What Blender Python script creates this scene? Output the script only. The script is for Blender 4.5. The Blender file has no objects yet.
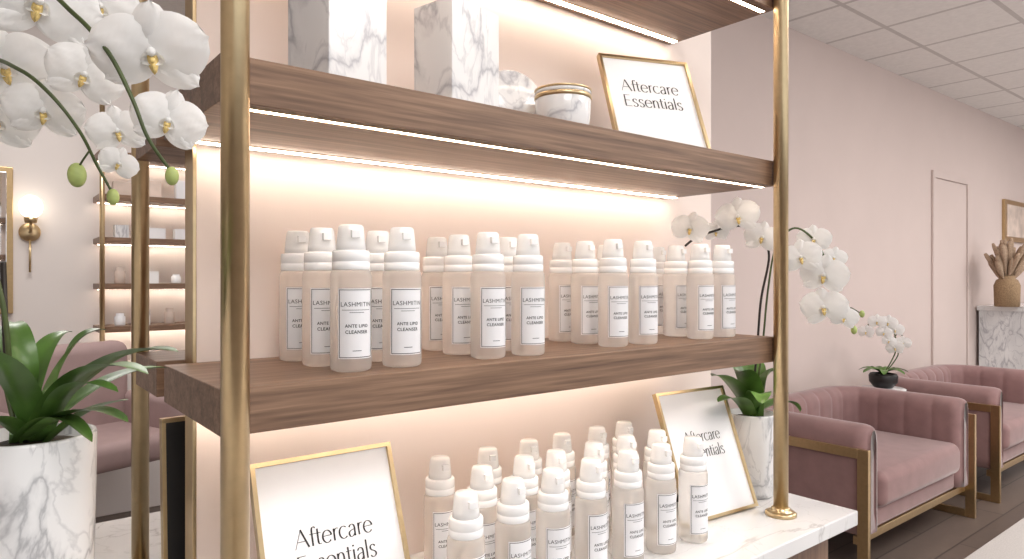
import bpy, math, random
from mathutils import Vector, Matrix, Quaternion
random.seed(7)
H=1.38
F=683.0
A=math.radians(51.5)
DIR=Vector((math.cos(A),math.sin(A),0)); RT=Vector((math.sin(A),-math.cos(A),0))
def P(px,py,d):
    return DIR*d+RT*((px-512)/F*d)+Vector((0,0,H-(py-279.5)/F*d))
def XY(px,Y):
    u=(px-512)/F
    d=Y/(DIR.y+u*RT.y)
    return d*(DIR.x+u*RT.x)
SC=bpy.context.scene.collection
sc=bpy.context.scene
def srgb(r,g,b):
    f=lambda c:(c/255/12.92) if c/255<=0.04045 else ((c/255+0.055)/1.055)**2.4
    return (f(r),f(g),f(b),1)
# ---------------------------------------------------------------- materials
def newmat(n):
    m=bpy.data.materials.new(n); m.use_nodes=True
    nt=m.node_tree; b=nt.nodes['Principled BSDF']; return m,nt,b
def N(nt,t,**k):
    n=nt.nodes.new(t)
    for a,v in k.items():
        if a in n.inputs: n.inputs[a].default_value=v
        else: setattr(n,a,v)
    return n
def simple(n,col,rough=.5,metal=0,noise=0.04,nscale=20,bump=0.0,translucent=0,**k):
    m,nt,b=newmat(n)
    tc=N(nt,'ShaderNodeTexCoord'); no=N(nt,'ShaderNodeTexNoise'); no.inputs['Scale'].default_value=nscale; no.inputs['Detail'].default_value=4
    nt.links.new(tc.outputs['Object'],no.inputs['Vector'])
    rp=N(nt,'ShaderNodeValToRGB'); c=col
    rp.color_ramp.elements[0].position=.3; rp.color_ramp.elements[1].position=.7
    rp.color_ramp.elements[0].color=(c[0]*(1-noise),c[1]*(1-noise),c[2]*(1-noise),1)
    rp.color_ramp.elements[1].color=(min(1,c[0]*(1+noise)),min(1,c[1]*(1+noise)),min(1,c[2]*(1+noise)),1)
    nt.links.new(no.outputs['Fac'],rp.inputs['Fac']); nt.links.new(rp.outputs['Color'],b.inputs['Base Color'])
    b.inputs['Roughness'].default_value=rough; b.inputs['Metallic'].default_value=metal
    if bump>0:
        bp=N(nt,'ShaderNodeBump'); bp.inputs['Strength'].default_value=bump; bp.inputs['Distance'].default_value=.002
        nt.links.new(no.outputs['Fac'],bp.inputs['Height']); nt.links.new(bp.outputs['Normal'],b.inputs['Normal'])
    if translucent>0:
        tr=N(nt,'ShaderNodeBsdfTranslucent'); nt.links.new(rp.outputs['Color'],tr.inputs['Color'])
        mx=N(nt,'ShaderNodeMixShader'); mx.inputs[0].default_value=translucent
        nt.links.new(b.outputs[0],mx.inputs[1]); nt.links.new(tr.outputs[0],mx.inputs[2])
        nt.links.new(mx.outputs[0],nt.nodes['Material Output'].inputs['Surface'])
    for a,v in k.items(): b.inputs[a.replace('_',' ')].default_value=v
    return m
def marble(n,scale=6,base=(.86,.85,.84),vein=(.34,.34,.36),w=.035,rough=.15):
    m,nt,b=newmat(n)
    tc=N(nt,'ShaderNodeTexCoord'); mp=N(nt,'ShaderNodeMapping'); mp.inputs['Rotation'].default_value=(.5,.6,.4); mp.inputs['Scale'].default_value=(1,1.0,.45)
    nt.links.new(tc.outputs['Object'],mp.inputs['Vector'])
    prev=None
    for i,(s,ww,st) in enumerate([(scale,w,1.0),(scale*2.3,w*.6,.45)]):
        no=N(nt,'ShaderNodeTexNoise'); no.inputs['Scale'].default_value=s; no.inputs['Detail'].default_value=7; no.inputs['Distortion'].default_value=.9
        nt.links.new(mp.outputs['Vector'],no.inputs['Vector'])
        s1=N(nt,'ShaderNodeMath',operation='SUBTRACT'); s1.inputs[1].default_value=.5
        a1=N(nt,'ShaderNodeMath',operation='ABSOLUTE')
        rp=N(nt,'ShaderNodeValToRGB'); rp.color_ramp.elements[0].color=(vein[0]+(1-st)*(base[0]-vein[0]),vein[1]+(1-st)*(base[1]-vein[1]),vein[2]+(1-st)*(base[2]-vein[2]),1)
        rp.color_ramp.elements[1].position=ww; rp.color_ramp.elements[1].color=(*base,1)
        e=rp.color_ramp.elements.new(ww*.4); e.color=tuple(base[j]*.72+vein[j]*.28 for j in range(3))+(1,)
        nt.links.new(no.outputs['Fac'],s1.inputs[0]); nt.links.new(s1.outputs[0],a1.inputs[0]); nt.links.new(a1.outputs[0],rp.inputs['Fac'])
        if prev is None: prev=rp.outputs['Color']
        else:
            mx=N(nt,'ShaderNodeMix',data_type='RGBA',blend_type='DARKEN'); mx.inputs[0].default_value=1
            nt.links.new(prev,mx.inputs[6]); nt.links.new(rp.outputs['Color'],mx.inputs[7]); prev=mx.outputs[2]
    no=N(nt,'ShaderNodeTexNoise'); no.inputs['Scale'].default_value=scale*.7; no.inputs['Detail'].default_value=3
    nt.links.new(mp.outputs['Vector'],no.inputs['Vector'])
    rp=N(nt,'ShaderNodeValToRGB'); rp.color_ramp.elements[0].position=.35; rp.color_ramp.elements[0].color=(.78,.78,.79,1); rp.color_ramp.elements[1].position=.58; rp.color_ramp.elements[1].color=(1,1,1,1)
    nt.links.new(no.outputs['Fac'],rp.inputs['Fac'])
    mx=N(nt,'ShaderNodeMix',data_type='RGBA',blend_type='MULTIPLY'); mx.inputs[0].default_value=1
    nt.links.new(prev,mx.inputs[6]); nt.links.new(rp.outputs['Color'],mx.inputs[7])
    nt.links.new(mx.outputs[2],b.inputs['Base Color']); b.inputs['Roughness'].default_value=rough
    return m
def wood(n,c1,c2,c3,sc_=(2.2,70,70),rough=.42):
    m,nt,b=newmat(n)
    tc=N(nt,'ShaderNodeTexCoord'); mp=N(nt,'ShaderNodeMapping'); mp.inputs['Scale'].default_value=sc_
    nt.links.new(tc.outputs['Object'],mp.inputs['Vector'])
    n1=N(nt,'ShaderNodeTexNoise'); n1.inputs['Scale'].default_value=1.0; n1.inputs['Detail'].default_value=6; n1.inputs['Distortion'].default_value=.7
    n2=N(nt,'ShaderNodeTexNoise'); n2.inputs['Scale'].default_value=4.0; n2.inputs['Detail'].default_value=3
    nt.links.new(mp.outputs['Vector'],n1.inputs['Vector']); nt.links.new(mp.outputs['Vector'],n2.inputs['Vector'])
    mx=N(nt,'ShaderNodeMix',data_type='FLOAT'); mx.inputs[0].default_value=.4
    nt.links.new(n1.outputs['Fac'],mx.inputs[2]); nt.links.new(n2.outputs['Fac'],mx.inputs[3])
    rp=N(nt,'ShaderNodeValToRGB'); rp.color_ramp.elements[0].position=.34; rp.color_ramp.elements[0].color=c1
    rp.color_ramp.elements[1].position=.66; rp.color_ramp.elements[1].color=c3
    e=rp.color_ramp.elements.new(.5); e.color=c2
    nt.links.new(mx.outputs[0],rp.inputs['Fac']); nt.links.new(rp.outputs['Color'],b.inputs['Base Color'])
    b.inputs['Roughness'].default_value=rough
    bp=N(nt,'ShaderNodeBump'); bp.inputs['Strength'].default_value=.15; bp.inputs['Distance'].default_value=.001
    nt.links.new(mx.outputs[0],bp.inputs['Height']); nt.links.new(bp.outputs['Normal'],b.inputs['Normal'])
    return m
def brick(n,c1,c2,cm,bw,rh,mort,off,rough=.8):
    m,nt,b=newmat(n)
    tc=N(nt,'ShaderNodeTexCoord'); br=N(nt,'ShaderNodeTexBrick'); br.offset=off; br.squash=1
    for k,v in (('Color1',c1),('Color2',c2),('Mortar',cm),('Scale',1.0),('Mortar Size',mort),('Brick Width',bw),('Row Height',rh),('Mortar Smooth',.1)): br.inputs[k].default_value=v
    nt.links.new(tc.outputs['Object'],br.inputs['Vector'])
    no=N(nt,'ShaderNodeTexNoise'); no.inputs['Scale'].default_value=30; no.inputs['Detail'].default_value=5
    nt.links.new(tc.outputs['Object'],no.inputs['Vector'])
    rp=N(nt,'ShaderNodeValToRGB'); rp.color_ramp.elements[0].color=(.82,.82,.82,1); rp.color_ramp.elements[1].color=(1,1,1,1)
    nt.links.new(no.outputs['Fac'],rp.inputs['Fac'])
    mx=N(nt,'ShaderNodeMix',data_type='RGBA',blend_type='MULTIPLY'); mx.inputs[0].default_value=1
    nt.links.new(br.outputs['Color'],mx.inputs[6]); nt.links.new(rp.outputs['Color'],mx.inputs[7])
    nt.links.new(mx.outputs[2],b.inputs['Base Color']); b.inputs['Roughness'].default_value=rough
    return m
def emis(n,col,s):
    m,nt,b=newmat(n); b.inputs['Base Color'].default_value=(.9,.9,.9,1)
    b.inputs['Emission Color'].default_value=col; b.inputs['Emission Strength'].default_value=s
    return m
M={}
M['gold']=simple('brushed_gold',(.62,.475,.28,1),.3,1,.05,60)
M['golddk']=simple('antique_gold',(.55,.40,.22,1),.3,1,.06,60)
M['wood']=wood('walnut',srgb(92,68,52),srgb(126,97,76),srgb(156,124,100))
M['woodv']=wood('walnut_vertical',srgb(92,66,51),srgb(122,92,73),srgb(146,114,92),sc_=(24,24,1.5))
M['marble']=marble('marble_grey_vein',6,(.84,.84,.84),(.48,.48,.51),.045)
M['marble2']=marble('marble_counter',2.2,(.85,.845,.84),(.60,.59,.585),.010,.12)
M['marble3']=marble('marble_planter',8,(.82,.815,.81),(.44,.44,.45),.04,.25)
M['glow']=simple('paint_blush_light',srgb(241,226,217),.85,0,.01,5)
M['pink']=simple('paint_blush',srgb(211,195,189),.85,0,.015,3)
M['pale']=simple('paint_pale',srgb(226,219,215),.85,0,.01,3)
M['white']=simple('white_plastic',(.94,.94,.94,1),.25,0,.005)
M['cap']=simple('white_translucent_cap',(.97,.97,.97,1),.18,0,.003,20,0,.30)
M['paper']=simple('paper_white',(.84,.84,.86,1),.6,0,.01)
M['ink']=simple('ink_black',(.02,.02,.022,1),.6,0,.1)
M['black']=simple('black_board',(.012,.011,.011,1),.45,0,.2)
M['frost']=simple('frosted_plastic',(.985,.955,.92,1),.20,0,.006,20,0,.26,Transmission_Weight=.78,IOR=1.18)
M['velvet']=simple('dusty_rose_velvet',srgb(140,108,106),.75,0,.1,14,Sheen_Weight=.45,Sheen_Roughness=.4)
M['velvet2']=simple('mauve_upholstery',srgb(168,144,142),.6,0,.06,10)
M['petal']=simple('orchid_petal_white',(.95,.945,.93,1),.5,0,.015,40,0,.32)
M['lip']=simple('orchid_lip_yellow',(.82,.60,.22,1),.5,0,.25,300)
M['leaf']=simple('orchid_leaf_green',(.085,.175,.035,1),.33,0,.45,18)
M['stem']=simple('orchid_stem',(.065,.09,.025,1),.45,0,.3,30)
M['stake']=simple('dark_stake',(.02,.014,.01,1),.5,0,.3,30)
M['bud']=simple('orchid_bud',(.42,.50,.16,1),.45,0,.25,60)
M['moss']=simple('bark_moss',(.05,.035,.02,1),.9,0,.6,120,.8)
M['floor']=brick('floor_planks',srgb(112,98,90),srgb(96,84,77),srgb(66,58,54),1.4,.18,.004,.5,.4)
M['ceil']=brick('ceiling_tile',srgb(240,237,234),srgb(237,233,230),srgb(205,200,197),.6,.6,.016,0,.9)
M['rug']=simple('rug_light_grey',srgb(196,191,187),.95,0,.10,150,.5)
M['led']=emis('led_diffuser',(1,.83,.68,1),21)
M['bulb']=emis('sconce_glass',(1,.88,.72,1),3.5)
M['chrome']=simple('chrome',(.8,.8,.8,1),.12,1,.01)
M['pampas']=simple('pampas_grass',srgb(172,148,126),.95,0,.25,90)
M['vase']=simple('rattan_vase',srgb(150,124,94),.8,0,.3,120,.6)
M['art']=simple('art_print',srgb(208,190,178),.8,0,.3,5)
M['mirror']=simple('mirror_glass',(.85,.85,.85,1),.03,1,.002)
# ---------------------------------------------------------------- mesh builder
class MB:
    def __init__(s): s.v=[];s.f=[];s.m=[];s.sm=[];s.mats=[]
    def mi(s,k):
        if k not in s.mats: s.mats.append(k)
        return s.mats.index(k)
    def add(s,vs,fs,k,smooth=False,T=None):
        o=len(s.v); i=s.mi(k)
        for v in vs:
            v=Vector(v); s.v.append(T@v if T else v)
        for f in fs: s.f.append([o+a for a in f]); s.m.append(i); s.sm.append(smooth)
    def box(s,x0,x1,y0,y1,z0,z1,k,T=None):
        vs=[(x,y,z) for x in (x0,x1) for y in (y0,y1) for z in (z0,z1)]
        s.add(vs,[(0,1,3,2),(4,6,7,5),(0,4,5,1),(2,3,7,6),(0,2,6,4),(1,5,7,3)],k,False,T)
    def lathe(s,pr,k,c=(0,0,0),seg=40,T=None,smooth=True):
        vs=[];fs=[]
        for r,z in pr:
            for j in range(seg):
                a=2*math.pi*j/seg; vs.append((c[0]+r*math.cos(a),c[1]+r*math.sin(a),c[2]+z))
        for i in range(len(pr)-1):
            for j in range(seg):
                k2=(j+1)%seg; fs.append((i*seg+j,i*seg+k2,(i+1)*seg+k2,(i+1)*seg+j))
        if pr[0][0]>1e-5: fs.append(tuple(range(seg-1,-1,-1)))
        if pr[-1][0]>1e-5: fs.append(tuple((len(pr)-1)*seg+j for j in range(seg)))
        s.add(vs,fs,k,smooth,T)
    def tube(s,pts,rad,k,seg=10,T=None):
        pts=[Vector(p) for p in pts]; n=len(pts); vs=[];fs=[]
        if not hasattr(rad,'__len__'): rad=[rad]*n
        up=Vector((.13,.2,1)).normalized()
        for i,p in enumerate(pts):
            t=(pts[min(i+1,n-1)]-pts[max(i-1,0)]).normalized()
            a=t.cross(up)
            if a.length<.1: a=t.cross(Vector((1,0,0)))
            a.normalize(); b=t.cross(a)
            for j in range(seg):
                g=2*math.pi*j/seg; vs.append(p+(a*math.cos(g)+b*math.sin(g))*rad[i])
        for i in range(n-1):
            for j in range(seg):
                k2=(j+1)%seg; fs.append((i*seg+j,i*seg+k2,(i+1)*seg+k2,(i+1)*seg+j))
        fs.append(tuple(range(seg-1,-1,-1))); fs.append(tuple((n-1)*seg+j for j in range(seg)))
        s.add(vs,fs,k,True,T)
    def ell(s,c,r,k,T=None,seg=16):
        c=Vector(c); pr=[(math.sin(math.pi*i/10),-math.cos(math.pi*i/10)) for i in range(11)]
        vs=[];fs=[]
        for a,z in pr:
            for j in range(seg):
                g=2*math.pi*j/seg; vs.append((c[0]+r[0]*a*math.cos(g),c[1]+r[1]*a*math.sin(g),c[2]+r[2]*z))
        for i in range(10):
            for j in range(seg):
                k2=(j+1)%seg; fs.append((i*seg+j,i*seg+k2,(i+1)*seg+k2,(i+1)*seg+j))
        s.add(vs,fs,k,True,T)
    def mesh(s,name):
        me=bpy.data.meshes.new(name); me.from_pydata([tuple(v) for v in s.v],[],s.f)
        for k in s.mats: me.materials.append(M[k])
        for p,i,sm in zip(me.polygons,s.m,s.sm): p.material_index=i; p.use_smooth=sm
        me.update(); return me
    def obj(s,name,parent=None,bevel=0,loc=(0,0,0),rot=None):
        return link(name,s.mesh(name),parent,bevel,loc,rot)
def link(name,me,parent=None,bevel=0,loc=(0,0,0),rot=None):
    o=bpy.data.objects.new(name,me); SC.objects.link(o); o.location=loc
    if rot is not None:
        if isinstance(rot,Quaternion): o.rotation_mode='QUATERNION'; o.rotation_quaternion=rot
        else: o.rotation_euler=rot
    if parent: o.parent=parent
    if bevel:
        b=o.modifiers.new('bevel','BEVEL'); b.width=bevel; b.segments=3; b.limit_method='ANGLE'; b.angle_limit=math.radians(50)
    return o
def empty(name,loc=(0,0,0),rot=(0,0,0)):
    o=bpy.data.objects.new(name,None); o.empty_display_size=.05; SC.objects.link(o); o.location=loc; o.rotation_euler=rot; return o
def boxo(name,x0,x1,y0,y1,z0,z1,k,parent=None,bevel=0):
    b=MB(); cx,cy,cz=(x0+x1)/2,(y0+y1)/2,(z0+z1)/2
    b.box(x0-cx,x1-cx,y0-cy,y1-cy,z0-cz,z1-cz,k); return b.obj(name,parent,bevel,(cx,cy,cz))
def softbox(name,x0,x1,y0,y1,z0,z1,k,parent=None,bevel=.05):
    o=boxo(name,x0,x1,y0,y1,z0,z1,k,parent,bevel)
    o.modifiers['bevel'].segments=6
    for p in o.data.polygons: p.use_smooth=True
    return o
def catmull(pts,n=8):
    pts=[Vector(p) for p in pts]; out=[]
    for i in range(len(pts)-1):
        p0=pts[max(i-1,0)];p1=pts[i];p2=pts[i+1];p3=pts[min(i+2,len(pts)-1)]
        for j in range(n):
            t=j/n; out.append(.5*((2*p1)+(p2-p0)*t+(2*p0-5*p1+4*p2-p3)*t*t+(3*p1-p0-3*p2+p3)*t**3))
    out.append(pts[-1]); return out
# ---------------------------------------------------------------- lettering
def arc(cx,cy,rx,ry,a0,a1,n=18): return [(cx+rx*math.cos(math.radians(a0+(a1-a0)*i/n)),cy+ry*math.sin(math.radians(a0+(a1-a0)*i/n))) for i in range(n+1)]
GL={'A':(.62,[('T',[(.01,0),(.30,.76)]),('K',[(.29,.76),(.60,0)]),('T',[(.11,.27),(.47,.27)])]),
'f':(.27,[('C',[(.31,.71),(.25,.765),(.18,.73),(.15,.62),(.15,.4),(.15,0)]),('T',[(.03,.48),(.28,.48)])]),
't':(.29,[('C',[(.13,.66),(.13,.4),(.13,.13),(.17,.03),(.27,.03)]),('T',[(.02,.48),(.27,.48)])]),
'e':(.47,[('T',[(.05,.28),(.43,.28)]),('L',arc(.245,.25,.195,.255,5,320,26))]),
'r':(.30,[('L',[(.10,.5),(.10,0)]),('C',[(.10,.33),(.15,.45),(.22,.495),(.29,.48)])]),
'c':(.43,[('L',arc(.24,.25,.195,.255,50,315,24))]),
'a':(.42,[('C',[(.08,.40),(.14,.48),(.22,.505),(.30,.46),(.33,.35),(.33,.2),(.33,0)]),('C',[(.33,.29),(.2,.27),(.09,.21),(.06,.12),(.10,.02),(.18,-.005),(.27,.04),(.33,.13)])]),
'E':(.49,[('L',[(.09,0),(.09,.75)]),('T',[(.09,.74),(.43,.74)]),('T',[(.09,.39),(.39,.39)]),('T',[(.09,.01),(.45,.01)])]),
's':(.38,[('C',[(.31,.42),(.25,.49),(.17,.505),(.09,.45),(.08,.37),(.13,.29),(.24,.23),(.31,.16),(.31,.07),(.24,0),(.14,-.005),(.06,.07)])]),
'n':(.45,[('L',[(.09,.5),(.09,0)]),('C',[(.09,.33),(.14,.45),(.23,.505),(.32,.46),(.355,.35),(.355,.2),(.355,0)])]),
'i':(.19,[('L',[(.095,.5),(.095,0)]),('L',[(.095,.69),(.095,.62)])]),
'l':(.19,[('L',[(.095,.78),(.095,0)])])}
def letter_text(mb,txt,cx,base,size,y,k):
    w=sum(GL[c][0] for c in txt)*size; x=cx-w/2
    for c in txt:
        adv,st=GL[c]
        for typ,pts in st:
            if typ=='C': q=[(p.x,p.y) for p in catmull([(a,b,0) for a,b in pts],6)]
            else: q=pts
            vs=[];n=len(q)
            for i in range(n):
                a=q[max(i-1,0)];b=q[min(i+1,n-1)]; dx=b[0]-a[0];dy=b[1]-a[1];L=math.hypot(dx,dy) or 1
                dx/=L;dy/=L
                hw=.014+.026*abs(dy)**1.6
                if typ=='T': hw=.014
                if typ=='K': hw=.040
                for sg in (1,-1): vs.append((x+(q[i][0]-dy*hw*sg)*size,y,base+(q[i][1]+dx*hw*sg)*size))
            fs=[(2*i,2*i+1,2*i+3,2*i+2) for i in range(n-1)]
            mb.add(vs,fs,k)
        x+=adv*size
def font_mesh(txt,width,off=0.0):
    cu=bpy.data.curves.new('t','FONT'); cu.body=txt; cu.size=1; cu.align_x='CENTER'; cu.resolution_u=3; cu.offset=off; cu.space_character=1.08
    o=bpy.data.objects.new('t',cu); SC.objects.link(o)
    me=bpy.data.meshes.new_from_object(o.evaluated_get(bpy.context.evaluated_depsgraph_get()))
    vs=[v.co.copy() for v in me.vertices]; fs=[tuple(p.vertices) for p in me.polygons]
    bpy.data.objects.remove(o); bpy.data.curves.remove(cu); bpy.data.meshes.remove(me)
    x0=min(v.x for v in vs);x1=max(v.x for v in vs); s=width/(x1-x0)
    return [((v.x-(x0+x1)/2)*s,v.y*s) for v in vs],fs
# ---------------------------------------------------------------- room shell
CZ=3.05
WF=2.4; WB=5.0
ct=H-.497
boxo('floor',-2.6,12.1,-3.6,5.2,-.1,0,'floor')
boxo('ceiling',-2.6,12.1,-3.6,5.2,CZ,CZ+.1,'ceil')
boxo('wall_right_side',1.9,12.1,WF,WF+.1,0,CZ,'pink')
boxo('wall_return',1.9,2.0,WF+.1,WB,0,CZ,'pale')
boxo('wall_back',-2.6,2.0,WB,WB+.1,0,CZ,'pale')
boxo('wall_left',-2.6,-2.5,-3.5,WB,0,CZ,'pale')
boxo('wall_end',12,12.1,-3.5,WF,0,CZ,'pink')
b=MB()
b.box(-2.6,12.1,-3.6,-3.5,2.6,CZ,'pale'); b.box(-2.6,-2.0,-3.6,-3.5,0,2.6,'pale'); b.box(11,12.1,-3.6,-3.5,0,2.6,'pale'); b.box(4.0,4.6,-3.6,-3.5,0,2.6,'pale')
b.obj('wall_storefront')
b=MB()
for x in (-2,-.0,2,3.95,4.6,6.6,8.6,10.95):
    b.box(x,x+.05,-3.58,-3.52,.03,2.58,'black')
for x0,x1 in ((-2,4),(4.6,11)):
    b.box(x0,x1,-3.58,-3.52,0,.06,'black'); b.box(x0,x1,-3.58,-3.52,2.54,2.6,'black')
b.obj('window_1')
boxo('baseboard_right_side',2.0,12,WF-.015,WF,0,.11,'pale')
dx0=XY(931,WF);dx1=XY(968,WF)
b=MB()
zt=2.28; W0=WF-.0005
b.box(dx0,dx0+.06,WF-.02,W0,.111,zt,'pink'); b.box(dx1-.06,dx1,WF-.02,W0,.111,zt,'pink'); b.box(dx0,dx1,WF-.02,W0,zt,zt+.06,'pink')
b.box(dx0+.065,dx1-.065,WF-.008,W0,.111,zt-.006,'pink')
b.obj('door_1',bevel=.003)
# display partition
PX0,PX1=.263,1.525
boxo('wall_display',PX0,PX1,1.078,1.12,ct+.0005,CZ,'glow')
boxo('trim_1',PX0-.006,PX0-.0005,1.076,1.121,ct+.001,CZ,'gold',None,.001)
# ---------------------------------------------------------------- counter
cn=empty('marble_top_counter')
boxo('counter_top',-.55,1.497,.686,1.62,ct-.032,ct,'marble2',cn,.003)
boxo('cabinet_body',-.50,1.455,.73,1.58,.08,ct-.032,'woodv',cn,.002)
boxo('toe_kick',-.46,1.42,.77,1.54,0,.08,'black',cn)
# ---------------------------------------------------------------- shelving unit
su=empty('display_shelving_unit')
SY0,SY1=.792,1.074
SX0,SX1=.2185,1.348
zs=[(-.1754,-.122),(.199,.2524),(.576,.629)]
for i,(a,c) in enumerate(zs):
    boxo('shelf_%d'%(i+1),SX0,SX1,SY0,SY1,H+a,H+c,'wood',su,.0012)
    boxo('rear_shelf_%d'%(i+1),SX0,SX1,1.124,1.285,H+a,H+c,'wood',su,.0012)
    b=MB()
    for y,wd,dp in ((SY0+.016,.011,.0012),(SY1-.034,.013,.003)):
        b.box(SX0+.01,SX1-.012,y,y+wd,H+a-dp,H+a-.0002,'led')
        b.box(SX0+.01,SX1-.012,y-.0015,y-.0001,H+a-.0016,H+a-.0001,'golddk'); b.box(SX0+.01,SX1-.012,y+wd+.0001,y+wd+.0015,H+a-.0016,H+a-.0001,'golddk')
    b.obj('led_strip_%d'%(i+1),su)
def post(n,x,y,r):
    b=MB(); b.lathe([(r,0),(r,2.62-ct),(r*.8,2.625-ct)],'gold',(0,0,0),40)
    b.lathe([(r*2.1,.0),(r*2.1,.006),(r*1.8,.009),(r*1.25,.010),(r*1.25,.016),(r,.018)],'gold',(0,0,0),40)
    b.obj(n,su,0,(x,y,ct))
post('post_1',.2288,.7755,.0150); post('post_2',1.3425,.7755,.0150)
post('post_3',.228,1.300,.0135); post('post_4',1.3425,1.300,.0135)
# ---------------------------------------------------------------- bottles
def bottle_mesh():
    b=MB(); R=.0273
    b.lathe([(.022,0),(.0262,.002),(.0273,.006),(.0273,.125),(.0266,.1300),(.0250,.1338),(.0215,.1352)],'frost',seg=48)
    b.lathe([(.0242,.1345),(.0248,.1355),(.0248,.1445),(.0243,.1450),(.0243,.1462),(.0248,.1467),(.0246,.1580),(.0236,.1602),(.0190,.1610)],'white',seg=48)
    b.lathe([(.0196,.1608),(.0190,.170),(.0176,.184),(.0166,.1920),(.0146,.1948),(0.0,.1955)],'cap',seg=40)
    b.box(-.0055,.0055,-.0235,-.013,.1770,.1865,'white')
    def cyl(pts,fs,k,r):
        b.add([(r*math.sin(s/r),-r*math.cos(s/r),z) for s,z in pts],fs,k,False)
    def strip(s0,s1,z0,z1,k,r,n=20):
        pts=[];fs=[]
        for i in range(n+1):
            s=s0+(s1-s0)*i/n; pts+= [(s,z0),(s,z1)]
        fs=[(2*i,2*i+2,2*i+3,2*i+1) for i in range(n)]
        cyl(pts,fs,k,r)
    r1=.02745;r2=.0277
    W=.0255
    strip(-W,W,.018,.110,'paper',r1)
    e=.0014;t=.0009;Wi=W-e
    strip(-Wi,Wi,.018+e,.018+e+t,'ink',r2); strip(-Wi,Wi,.110-e-t,.110-e,'ink',r2)
    strip(-Wi,-Wi+t,.018+e,.110-e,'ink',r2,1); strip(Wi-t,Wi,.018+e,.110-e,'ink',r2,1)
    for txt,w,z,o in (('LASHMITIN',.043,.0865,0),('ANTE LIPID',.032,.0590,.018),('CLEANSER',.031,.0510,.018)):
        pts,fs=font_mesh(txt,w,o); cyl([(x,y+z) for x,y in pts],fs,'ink',r2)
    strip(-.020,.020,.0815,.0821,'ink',r2) 
    for z in (.0782,): strip(-.010,.010,z,z+.0006,'ink',r2,6)
    strip(-.006,.006,.028,.0288,'ink',r2,4)
    return b.mesh('foaming_bottle')
BM=bottle_mesh()
def bottle(px,Y,z,tw=None):
    x=XY(px,Y)
    a=math.radians(-6+random.uniform(-7,7)) if tw is None else math.radians(tw)
    link('foaming_cleanser_bottle',BM,None,0,(x,Y,z),(0,0,a))
zt1=H-.122+.0003
for px,Y in [(351,.852),(402,.852),(322,.93),(378,.935),(298,1.012),(488,.855),(528,.852),(459,.932),(508,.935),(437,1.01),(613,.862),(643,.862),(585,.935),(562,1.005),(606,1.01),(700,.862),(722,.862),(676,.935),(657,1.005)]:
    bottle(px,Y,zt1)
for px,Y in [(466,.80),(513,.808),(553,.81),(591,.815),(628,.815),(661,.812),(693,.808)]: bottle(px,Y,ct+.0003)
for px,Y in [(482,.895),(524,.90),(556,.895),(594,.895),(626,.895),(657,.89)]: bottle(px,Y,ct+.0003)
for px,Y in [(440,.985),(488,.985),(529,.985),(562,.985),(597,.985),(624,.985)]: bottle(px,Y,ct+.0003)
# ---------------------------------------------------------------- sign frames
def sign(x,y,z,w,h,lean,rz,size,b1,b2):
    b=MB(); t=.012; g=.006
    b.box(-w/2,-w/2+g,-t,0,0,h,'gold'); b.box(w/2-g,w/2,-t,0,0,h,'gold'); b.box(-w/2+g,w/2-g,-t,0,0,g,'gold'); b.box(-w/2+g,w/2-g,-t,0,h-g,h,'gold')
    b.box(-w/2+g,w/2-g,-t*.55,-.002,g,h-g,'paper'); b.box(-w/2+g,w/2-g,-.002,-.0004,g,h-g,'black')
    letter_text(b,'Aftercare',0,b1,size,-t*.55-.0006,'ink'); letter_text(b,'Essentials',0,b2,size,-t*.55-.0006,'ink')
    l=math.radians(lean); D=.6*h*math.sin(l)+.05
    p=Vector((0,D*math.cos(l)-.002,D*math.sin(l)+.002)); q=Vector((0,0,h*.72))
    b.add([q+Vector((-.02,0,0)),q+Vector((.02,0,0)),p+Vector((.02,0,0)),p+Vector((-.02,0,0)),q+Vector((-.02,.003,0)),q+Vector((.02,.003,0)),p+Vector((.02,.003,0)),p+Vector((-.02,.003,0))],[(0,1,2,3),(7,6,5,4),(0,4,5,1),(2,6,7,3),(1,5,6,2),(0,3,7,4)],'black')
    return b.obj('framed_sign',None,0,(x,y,z),(-l,0,math.radians(rz)))
sign(.393,.835,ct+.0005,.207,.266,21,0,.0315,.147,.114)
sign(1.240,.850,ct+.0005,.215,.268,21,-5,.0315,.155,.122)
z2=H+.2524+.0005
pc=P(662,150,1.36)
sign(pc.x-.005,.87,z2,.206,.225,24,-20.5,.037,.138,.100)
# ---------------------------------------------------------------- marble decor on upper shelf
x=XY(335,.935); b=MB(); b.box(-.0515,.0515,-.0465,.0465,0,.27,'marble'); b.obj('marble_block',None,.0015,(x,.925,z2),(0,0,math.radians(14)))
x=XY(457,.925); b=MB(); b.box(-.055,.055,-.043,.043,0,.182,'marble'); b.obj('marble_block',None,.0015,(x,.925,z2),(0,0,math.radians(12)))
x=XY(512,.985); b=MB(); T=Matrix.Rotation(math.radians(90-8),4,'X')
b.lathe([(0,-.008),(.063,-.008),(.067,-.004),(.067,.004),(.063,.008),(0,.008)],'marble',(0,0,0),56,T)
b.obj('marble_disc',None,0,(x,.985,z2+.0675),(0,0,math.radians(-15)))
x=XY(563,.90); b=MB()
b.lathe([(.036,0),(.041,.004),(.048,.03),(.050,.066),(.0495,.067)],'marble',(0,0,0),56)
b.lathe([(.0495,.067),(.0515,.0675),(.0515,.074),(.0495,.0745)],'gold',(0,0,0),56)
b.lathe([(.0505,.0745),(.0505,.080),(.048,.083),(0,.083)],'marble',(0,0,0),56)
b.lathe([(.0505,.081),(.0515,.082),(.0515,.0845),(.0480,.0850),(0,.085)],'gold',(0,0,0),56)
b.obj('marble_candle_jar',None,0,(x,.90,z2))
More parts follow.
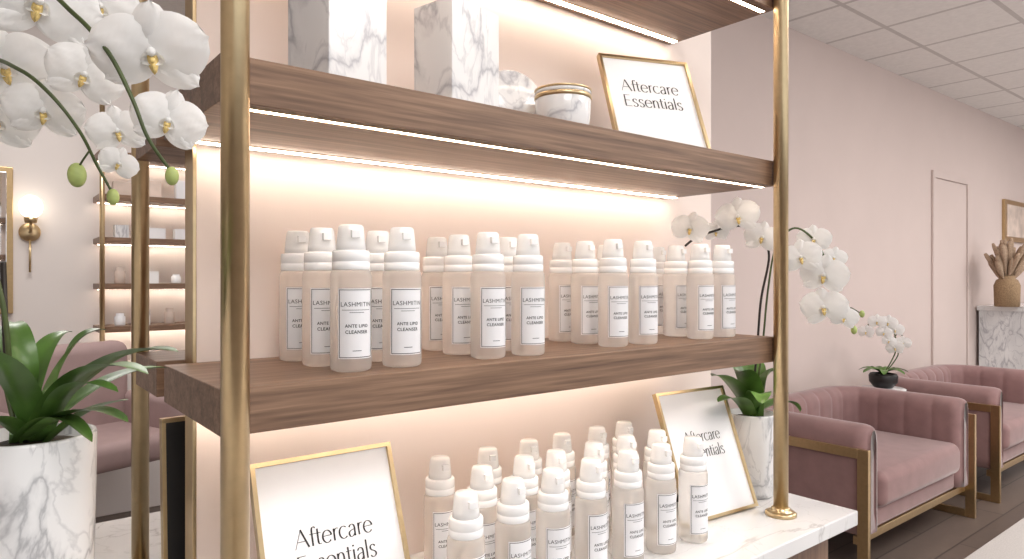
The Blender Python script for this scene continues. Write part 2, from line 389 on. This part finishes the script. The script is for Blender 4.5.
# ---------------------------------------------------------------- orchids
def petal(b,ang,L,W,k,p=1.0,cup=.006,base=.12,yo=0):
    n,m=10,8; vs=[];fs=[]
    ca,sa=math.cos(ang),math.sin(ang)
    for i in range(n+1):
        u=i/n
        wd=W*.5*(math.sin(math.pi*min(1,(base+(1-base)*u))**p))**.62 if u<1 else .02*W
        for j in range(m+1):
            v=-1+2*j/m
            l=L*u*(1-.06*v*v*(u>.9)); s=wd*v
            y=yo-cup*math.sin(math.pi*u*.8)+cup*1.3*v*v*math.sin(math.pi*u)+.001*math.sin(7*v+9*u)+.35*cup*u*u
            vs.append((l*ca-s*sa,y,l*sa+s*ca))
    for i in range(n):
        for j in range(m):
            a=i*(m+1)+j; fs.append((a,a+1,a+m+2,a+m+1))
    b.add(vs,fs,k,True)
def flower_mesh(v=0):
    b=MB()
    for a in (90,214,326): petal(b,math.radians(a+v*3),.047,.034,'petal',1.0,.005,.15,.002)
    for a in (14,166): petal(b,math.radians(a-v*2),.052,.062,'petal',.9,.006,.10,-.001)
    b.ell((0,-.006,.003),(.0038,.0055,.0040),'petal')
    b.ell((0,-.009,-.004),(.0026,.004,.003),'lip')
    petal(b,math.radians(270),.017,.009,'lip',1.0,.008,.3,-.006)
    petal(b,math.radians(215),.012,.011,'petal',1.0,-.006,.3,-.007)
    petal(b,math.radians(325),.012,.011,'petal',1.0,-.006,.3,-.007)
    return b.mesh('orchid_flower')
FM=[flower_mesh(0),flower_mesh(2),flower_mesh(-2)]
def flower(par,pos,face,sc_=1.0,roll=0):
    q=Vector(face).normalized().to_track_quat('-Y','Z')
    q=q@Quaternion((0,1,0),math.radians(roll))
    o=link('flower',random.choice(FM),par,0,pos,q); o.scale=(sc_,)*3
    return o
def leafmesh(b,B,Mid,T,w,k='leaf',fold=.22):
    B,Mid,T=Vector(B),Vector(Mid),Vector(T); n=18; vs=[];fs=[]
    for i in range(n+1):
        u=i/n; p=B*(1-u)**2+Mid*2*u*(1-u)+T*u*u
        t=((Mid-B)*(1-u)+(T-Mid)*u).normalized()
        s=t.cross(Vector((0,0,1)))
        if s.length<.15: s=t.cross(Vector((0,1,0)))
        s.normalize(); nn=s.cross(t).normalized()
        wd=w*.5*max(.04,math.sin(math.pi*(.14+.86*u**1.1))**.5 if u<1 else .03)
        for v in (-1,-.5,0,.5,1):
            vs.append(p+s*wd*v+nn*(wd*fold*abs(v)*1.2))
    for i in range(n):
        for j in range(4):
            a=i*5+j; fs.append((a,a+1,a+6,a+5))
    b.add(vs,fs,k,True)
def bud(b,p,r=.006,k='bud'):
    b.ell(p,(r,r,r*1.45),k)
CAM=Vector((0,0,H))
# left orchid
pd=.72; pc=P(31,434,pd); prz=pc.z
lo=empty('potted_orchid',(0,0,0))
b=MB(); hh=prz-ct
b.lathe([(.045,.001),(.050,.004),(.0575,hh*.6),(.0600,hh-.003),(.0590,hh),(.0545,hh),(.0535,hh-.012)],'marble3',(0,0,0),64)
b.lathe([(.0538,hh-.02),(.0538,hh-.014),(.03,hh-.008),(0,hh-.006)],'moss',(0,0,0),32)
b.obj('planter',lo,0,(pc.x,pc.y,ct))
b=MB(); c=Vector((pc.x,pc.y,prz-.01))
Q=P
for (mx,my,md),(tx,ty,td),w in [((105,335,.68),(178,352,.64),.032),((78,340,.64),(148,374,.58),.028),((62,325,.72),(106,330,.76),.030),
    ((80,390,.64),(128,422,.60),.022),((105,365,.80),(168,368,.86),.032),((15,345,.64),(-45,350,.60),.034),((85,405,.72),(128,400,.68),.022),
    ((-5,400,.66),(-55,435,.62),.028),((35,330,.76),(72,332,.80),.028),((58,392,.66),(92,442,.62),.020),((0,330,.76),(-25,322,.84),.036),((60,360,.62),(118,392,.58),.022),((18,320,.70),(14,322,.76),.026)]:
    leafmesh(b,c+Vector((random.uniform(-.014,.014),random.uniform(-.014,.014),0)),Q(mx,my,md),Q(tx,ty,td),w)
b.obj('leaves',lo)
b=MB()
st1=[c,Q(12,380,.70),Q(2,300,.69),Q(-35,150,.68),Q(-30,20,.64),Q(30,-15,.60),Q(74,14,.575),Q(108,52,.565),Q(132,98,.562),Q(148,138,.565),Q(170,170,.58)]
st2=[c+Vector((-.01,0,0)),Q(0,360,.73),Q(-20,250,.73),Q(-45,110,.70),Q(-15,62,.66),Q(20,70,.62),Q(52,96,.61),Q(80,132,.62),Q(97,165,.64),Q(112,192,.65)]
s1=catmull(st1,8); s2=catmull(st2,8)
b.tube(s1,[.0028-.0014*i/len(s1) for i in range(len(s1))],'stem',8); b.tube(s2,[.0026-.0014*i/len(s2) for i in range(len(s2))],'stem',8)
b.tube([c+Vector((-.004,-.01,0)),Q(6,350,.71),Q(3,262,.70)],.003,'stake',8)
bud(b,Q(172,176,.58),.0055); bud(b,Q(113,197,.65),.0055); bud(b,Q(77,175,.64),.008); b.tube([Q(90,150,.63),Q(83,160,.635),Q(78,168,.64)],.001,'stem',6)
b.obj('stems',lo)
def fl(par,px,py,d,s,roll=0,jit=.35,yaw=0):
    p=P(px,py,d); f=(CAM-p).normalized()+RT*yaw+Vector((random.uniform(-jit,jit),random.uniform(-jit,jit),random.uniform(-.3,.1)))*.6
    flower(par,p,f,s,roll)
for a in [(38,4,.62,1.0,10),(152,54,.585,.95,-8),(84,76,.65,.70,20),(168,122,.585,.62,15),(4,68,.66,.95,-15),(44,112,.67,.72,5),(118,132,.67,.56,-10),(100,8,.68,.75,0),(118,164,.67,.38,20),(-4,122,.70,.8,0)]:
    fl(lo,a[0],a[1],a[2],a[3],a[4])
# right orchid
ro=empty('potted_orchid')
rx,ry=1.425,.898; hh=.188
b=MB(); b.lathe([(.048,.001),(.052,.004),(.056,hh-.004),(.055,hh),(.050,hh),(.049,hh-.01)],'marble3',(0,0,0),56)
b.lathe([(.0493,hh-.016),(.0493,hh-.012),(0,hh-.006)],'moss',(0,0,0),28)
b.obj('planter',ro,0,(rx,ry,ct))
b=MB(); c=Vector((rx,ry,ct+hh-.008))
for (mx,my,md),(tx,ty,td),w in [((730,372,1.54),(712,376,1.50),.050),((738,355,1.60),(726,368,1.62),.055),((768,360,1.6),(778,374,1.58),.055),((740,390,1.50),(718,402,1.46),.045),((790,390,1.62),(800,412,1.62),.045),((755,350,1.64),(748,368,1.68),.060),((762,378,1.50),(762,404,1.45),.05),((748,365,1.54),(738,372,1.50),.055)]:
    leafmesh(b,c+Vector((random.uniform(-.01,.01),random.uniform(-.01,.01),0)),P(mx,my,md),P(tx,ty,td),w)
b.obj('leaves',ro)
b=MB()
r1=catmull([c,P(757,350,1.58),P(761,300,1.58),P(769,255,1.57),P(758,232,1.56),P(735,226,1.55),P(700,236,1.54),P(685,246,1.54)],8)
r2=catmull([c+Vector((.008,0,0)),P(762,350,1.60),P(768,290,1.60),P(776,248,1.60),P(795,228,1.60),P(818,245,1.60),P(832,280,1.60),P(842,312,1.60),P(850,326,1.6)],8)
b.tube(r1,.0027,'stake',8); b.tube(r2,.0024,'stem',8)
bud(b,P(854,330,1.60),.007); bud(b,P(862,314,1.6),.006); 
b.tube([P(840,305,1.6),P(852,308,1.6),P(862,314,1.6)],.0012,'stem',6)
b.obj('stems',ro)
for a in [(690,229,1.52,.85,10),(738,217,1.52,.98,-8),(762,238,1.54,.85,15),(716,232,1.56,.6,0),(801,258,1.56,.95,-10),(824,276,1.56,1.1,8),(824,308,1.55,1.05,-6),(814,240,1.60,.8,0),(844,318,1.58,.65,10),(834,258,1.62,.6,10)]:
    fl(ro,a[0],a[1],a[2],a[3],a[4],.3)
# ---------------------------------------------------------------- armchairs
def armchair(x0,y0,w=1.34,dp=.80,rz=0):
    e=empty('velvet_armchair',(x0,y0,0),(0,0,math.radians(rz)))
    t=.088; hT=.70; R=.22
    path=[];
    x_l=t;x_r=w-t;yb=dp-t
    def seg(p,q,n):
        for i in range(n): path.append((p[0]+(q[0]-p[0])*i/n,p[1]+(q[1]-p[1])*i/n))
    seg((x_l,0.0),(x_l,yb-R),60)
    for i in range(24): a=math.pi-math.pi/2*i/24; path.append((x_l+R+R*math.cos(a),yb-R+R*math.sin(a)))
    seg((x_l+R,yb),(x_r-R,yb),80)
    for i in range(24): a=math.pi/2-math.pi/2*i/24; path.append((x_r-R+R*math.cos(a),yb-R+R*math.sin(a)))
    seg((x_r,yb-R),(x_r,0.0),60); path.append((x_r,0))
    L=[0]
    for i in range(1,len(path)): L.append(L[-1]+math.hypot(path[i][0]-path[i-1][0],path[i][1]-path[i-1][1]))
    tot=L[-1]; nch=round(tot/.15)
    prof=[]
    zb=.20
    for i in range(7): prof.append((t,zb+(hT-t-zb)*i/6))
    for i in range(1,10): a=math.pi*i/10; prof.append((t*math.cos(a),hT-t+t*math.sin(a)**.8))
    for i in range(7): prof.append((-t,hT-t-(hT-t-zb)*i/6))
    vs=[];fs=[];m=len(prof);n=len(path)
    for i in range(n):
        a=path[max(i-1,0)];c=path[min(i+1,n-1)]; dx,dy=c[0]-a[0],c[1]-a[1]; l=math.hypot(dx,dy);dx/=l;dy/=l
        nx,ny=-dy,dx
        end=min(L[i],tot-L[i]); er=.06; s=1 if end>er else .35+.65*math.sqrt(max(0,1-((er-end)/er)**2))
        tu=abs(math.sin(math.pi*L[i]/tot*nch)); gr=.009*(1-tu)**2.5
        for pn,pz in prof:
            q=(pn-math.copysign(gr,pn) if (pn<-t*.35) else pn)*s
            z=zb+(pz-zb)*(1 if s==1 else .93+.07*s)
            vs.append((path[i][0]+nx*q,path[i][1]+ny*q,z))
    for i in range(n-1):
        for j in range(m-1):
            a=i*m+j; fs.append((a,a+1,a+m+1,a+m))
        fs.append((i*m,(i+1)*m,(i+1)*m+m-1,i*m+m-1))
    fs.append(tuple(range(m))); fs.append(tuple((n-1)*m+j for j in reversed(range(m))))
    b=MB(); b.add(vs,fs,'velvet',True); b.obj('tufted_shell',e)
    boxo('seat_base',2*t-.01,w-2*t+.01,.03,dp-2*t+.02,.19,.29,'velvet',e,.02)
    softbox('seat_cushion',2*t-.004,w-2*t+.004,-.01,dp-2*t+.01,.285,.46,'velvet',e,.05)
    b=MB(); g=.024
    for x in (-.014,w-.010):
        b.box(x,x+g,-.02,.03,0,.60,'golddk'); b.box(x,x+g,dp-.05,dp,0,.60,'golddk')
        b.box(x,x+g,.03,dp-.05,.555,.60,'golddk'); b.box(x,x+g,.03,dp-.05,0,.04,'golddk')
    b.box(0.01,w-.010,.03,.06,.15,.188,'golddk'); b.box(.01,w-.01,dp-.08,dp-.05,.15,.188,'golddk')
    b.obj('gold_frame',e,.002)
    return e
armchair(3.21,1.44); armchair(4.98,1.44)
# side table + small orchid
tb=MB(); tx,ty=4.765,2.02
tb.lathe([(.13,.64),(.135,.643),(.135,.657),(.13,.66)],'marble',(0,0,0),40); tb.lathe([(.012,.02),(.012,.64)],'gold',(0,0,0),20); tb.lathe([(.12,0),(.12,.015),(.02,.022)],'gold',(0,0,0),40)
tb.obj('side_table',None,0,(tx,ty,0))
so=empty('potted_orchid'); b=MB()
b.lathe([(.05,.661),(.058,.665),(.085,.70),(.088,.74),(.08,.755),(.07,.755),(.07,.745),(0,.745)],'black',(tx,ty,0),36); b.obj('pot',so)
b=MB(); c=Vector((tx,ty,.745))
for i in range(7):
    a=i*.9; leafmesh(b,c,c+Vector((.08*math.cos(a),.08*math.sin(a),.07)),c+Vector((.16*math.cos(a),.15*math.sin(a),.02)),.055)
sd=(c-CAM).dot(DIR)
s=catmull([c,P(896,350,sd),P(892,328,sd),P(880,320,sd),P(868,325,sd),P(862,335,sd)],6); b.tube(s,.004,'stem',8)
s=catmull([c,P(898,355,sd+.02),P(894,340,sd+.02),P(900,332,sd),P(905,345,sd)],6); b.tube(s,.004,'stem',8)
b.obj('leaves',so)
for a in [(866,332,1.0),(877,322,1.1),(888,323,1.15),(895,330,1.1),(884,333,1.0),(903,343,1.0),(895,348,1.1),(889,341,.9)]:
    fl(so,a[0],a[1],sd-.05,a[2]*1.05,random.uniform(-20,20))
# rug
b=MB(); b.box(2.6,9.0,-1.6,1.24,.001,.014,'rug'); b.obj('area_rug',None,.004)
# reception desk, vase, art
dk=empty('reception_desk')
DX=XY(980,2.36)
boxo('desk_body',DX,DX+2.0,1.62,2.37,0,1.08,'marble',dk,.003); boxo('desk_top',DX-.015,DX+2.02,1.60,2.383,1.08,1.125,'marble2',dk,.003)
va=MB(); vx,vy=XY(1007,2.12),2.12
va.lathe([(.09,0),(.10,.004),(.105,.20),(.085,.25),(.06,.265),(.065,.29),(.055,.29),(.055,.2)],'vase',(0,0,0),36)
for i in range(60):
    a=random.uniform(0,6.28); r=random.uniform(.02,.24); h=random.uniform(.46,.66)-r*.35
    tip=Vector((r*math.cos(a),r*math.sin(a)*.7,h)); mid=Vector((tip.x*.3,tip.y*.3,h*.6))
    p=catmull([(0,0,.2),mid,tip],5); n=len(p)
    va.tube(p,[.002 if j<n*.5 else .020*math.sin(math.pi*(j-n*.5)/(n*.52)+.15)+.002 for j in range(n)],'pampas',6)
va.obj('pampas_grass_vase',None,0,(vx,vy,1.1255))
ax0=XY(1004,2.38)
b=MB(); ax1=ax0+.9; za=1.38+(279.5-240)*6.95/F; zb=1.38+(279.5-197)*6.95/F
b.box(ax0,ax1,2.37,2.398,za,zb,'golddk'); b.box(ax0+.05,ax1-.05,2.362,2.372,za+.05,zb-.05,'art')
b.obj('framed_art',None,.002)
# ---------------------------------------------------------------- left background room
ch=empty('salon_chair',(.45,4.05,0),(0,0,math.radians(20)))
softbox('backrest',-.34,.34,.16,.30,.50,1.04,'velvet2',ch,.06); softbox('seat',-.32,.32,-.34,.2,.46,.60,'velvet2',ch,.05)
softbox('arm_1',-.40,-.30,-.30,.22,.50,.76,'velvet2',ch,.04); softbox('arm_2',.30,.40,-.30,.22,.50,.76,'velvet2',ch,.04)
b=MB(); b.lathe([(.26,0),(.26,.012),(.24,.02),(.05,.035),(.03,.06),(.03,.46)],'chrome',(0,0,0),40); b.obj('pedestal',ch)
sp=P(30,232,1); k=(WB-.03)/sp.y; sx=sp.x*k; szz=H+(sp.z-H)*k
b=MB(); TT=Matrix.Translation((sx,WB-.0005,szz))@Matrix.Rotation(math.radians(90),4,'X')
b.lathe([(.055,.001),(.055,.015),(.05,.02),(0,.02)],'gold',(0,0,0),32,TT)
b.tube([(sx,WB-.02,szz),(sx,WB-.10,szz),(sx,WB-.10,szz+.06)],.008,'gold')
b.lathe([(.03,.05),(.035,.08),(.02,.085)],'gold',(sx,WB-.10,szz),24)
b.ell((sx,WB-.10,szz+.145),(.06,.06,.068),'bulb')
b.tube([(sx,WB-.03,szz-.05),(sx,WB-.03,szz-.24)],.006,'gold')
b.obj('wall_sconce')
b=MB()
kx=lambda px:XY(px,WB-.02)
b.box(kx(-90),kx(13),WB-.035,WB-.001,1.18,2.04,'golddk'); b.box(kx(-90)+.03,kx(13)-.03,WB-.04,WB-.03,1.21,2.01,'mirror'); b.obj('framed_mirror',None,.004)
bs=empty('tall_shelf_unit'); X0=XY(100,4.7); X1=1.75
for i,z in enumerate([1.06,1.32,1.60,1.86,2.12]):
    boxo('shelf_%d'%(i+1),X0,X1,4.72,4.99,z,z+.035,'wood',bs,.001)
    boxo('led_%d'%(i+1),X0+.02,X1-.02,4.95,4.962,z-.003,z-.0005,'led',bs)
b=MB()
for x in (X0+.012,X1-.03): b.tube([(x,4.705,.87),(x,4.705,2.6)],.014,'gold',14)
b.obj('posts',bs)
jm=MB()
for z in (1.095,1.355,1.635,1.895):
    x=X0+.10+random.uniform(0,.05)
    while x<X1-.1:
        w_=random.uniform(.03,.05); h=random.uniform(.06,.13); kk=random.choice(['paper','marble','white','art','paper'])
        if random.random()<.65: jm.box(x-w_,x+w_,4.79,4.85,z+.0004,z+h,kk)
        else: jm.lathe([(.028,0),(.03,.004),(.03,h*.7),(.022,h*.74),(.022,h*.95),(0,h*.95)],kk,(x,4.82,z+.0004),16)
        x+=random.uniform(.13,.20)
jm.obj('shelf_product_boxes')
boxo('console_cabinet',X0-.1,1.85,4.6,4.995,0,.86,'pale',None,.004)
# black-backed frame on rear counter
b=MB(); b.box(-.09,.09,0,.010,0,.27,'black'); 
for s in (-1,1): b.box(s*.092-.003,s*.092+.003,-.001,.013,0,.274,'gold')
b.box(-.095,.095,-.001,.013,.270,.277,'gold')
b.obj('picture_frame',None,0,(.333,1.175,ct+.0005),(math.radians(-3),0,math.radians(3)))
# ---------------------------------------------------------------- lights
def area(n,loc,sx,sy,p,col=(1,.965,.94),rot=(0,0,0)):
    l=bpy.data.lights.new(n,'AREA'); l.shape='RECTANGLE'; l.size=sx; l.size_y=sy; l.energy=p; l.color=col
    o=bpy.data.objects.new(n,l); SC.objects.link(o); o.location=loc; o.rotation_euler=rot
for i,(x,y,p) in enumerate([(.0,-1.2,50),(2.6,-.9,55),(5.2,-.2,56),(7.8,0,56),(.3,3.4,42),(10.4,0,40)]):  # unseen area lamps added overhead to light the rooms, no panels modelled
    area('overhead_fill_%d'%(i+1),(x,y,CZ-.01),1.2,1.2,p)
for i,(x,y) in enumerate([(3.0,-1.8),(6.5,-1.8)]):  # added upward fill out of view, brightens the ceiling; no fixture there
    area('ceiling_fill_%d'%(i+1),(x,y,2.3),1.5,.2,34,rot=(math.pi,0,0))
w=bpy.data.worlds.new('world'); sc.world=w; w.use_nodes=True
bg=w.node_tree.nodes['Background']; bg.inputs[0].default_value=(.93,.96,1,1); bg.inputs[1].default_value=1.3
# ---------------------------------------------------------------- camera
cd=bpy.data.cameras.new('camera'); cd.lens=F/1024*36; cd.sensor_width=36; cd.clip_start=.02
co=bpy.data.objects.new('camera',cd); SC.objects.link(co); co.location=(0,0,H); co.rotation_euler=(math.radians(90),0,A-math.pi/2)
sc.camera=co
sc.view_settings.view_transform='Standard'; sc.view_settings.look='None'; sc.view_settings.exposure=0
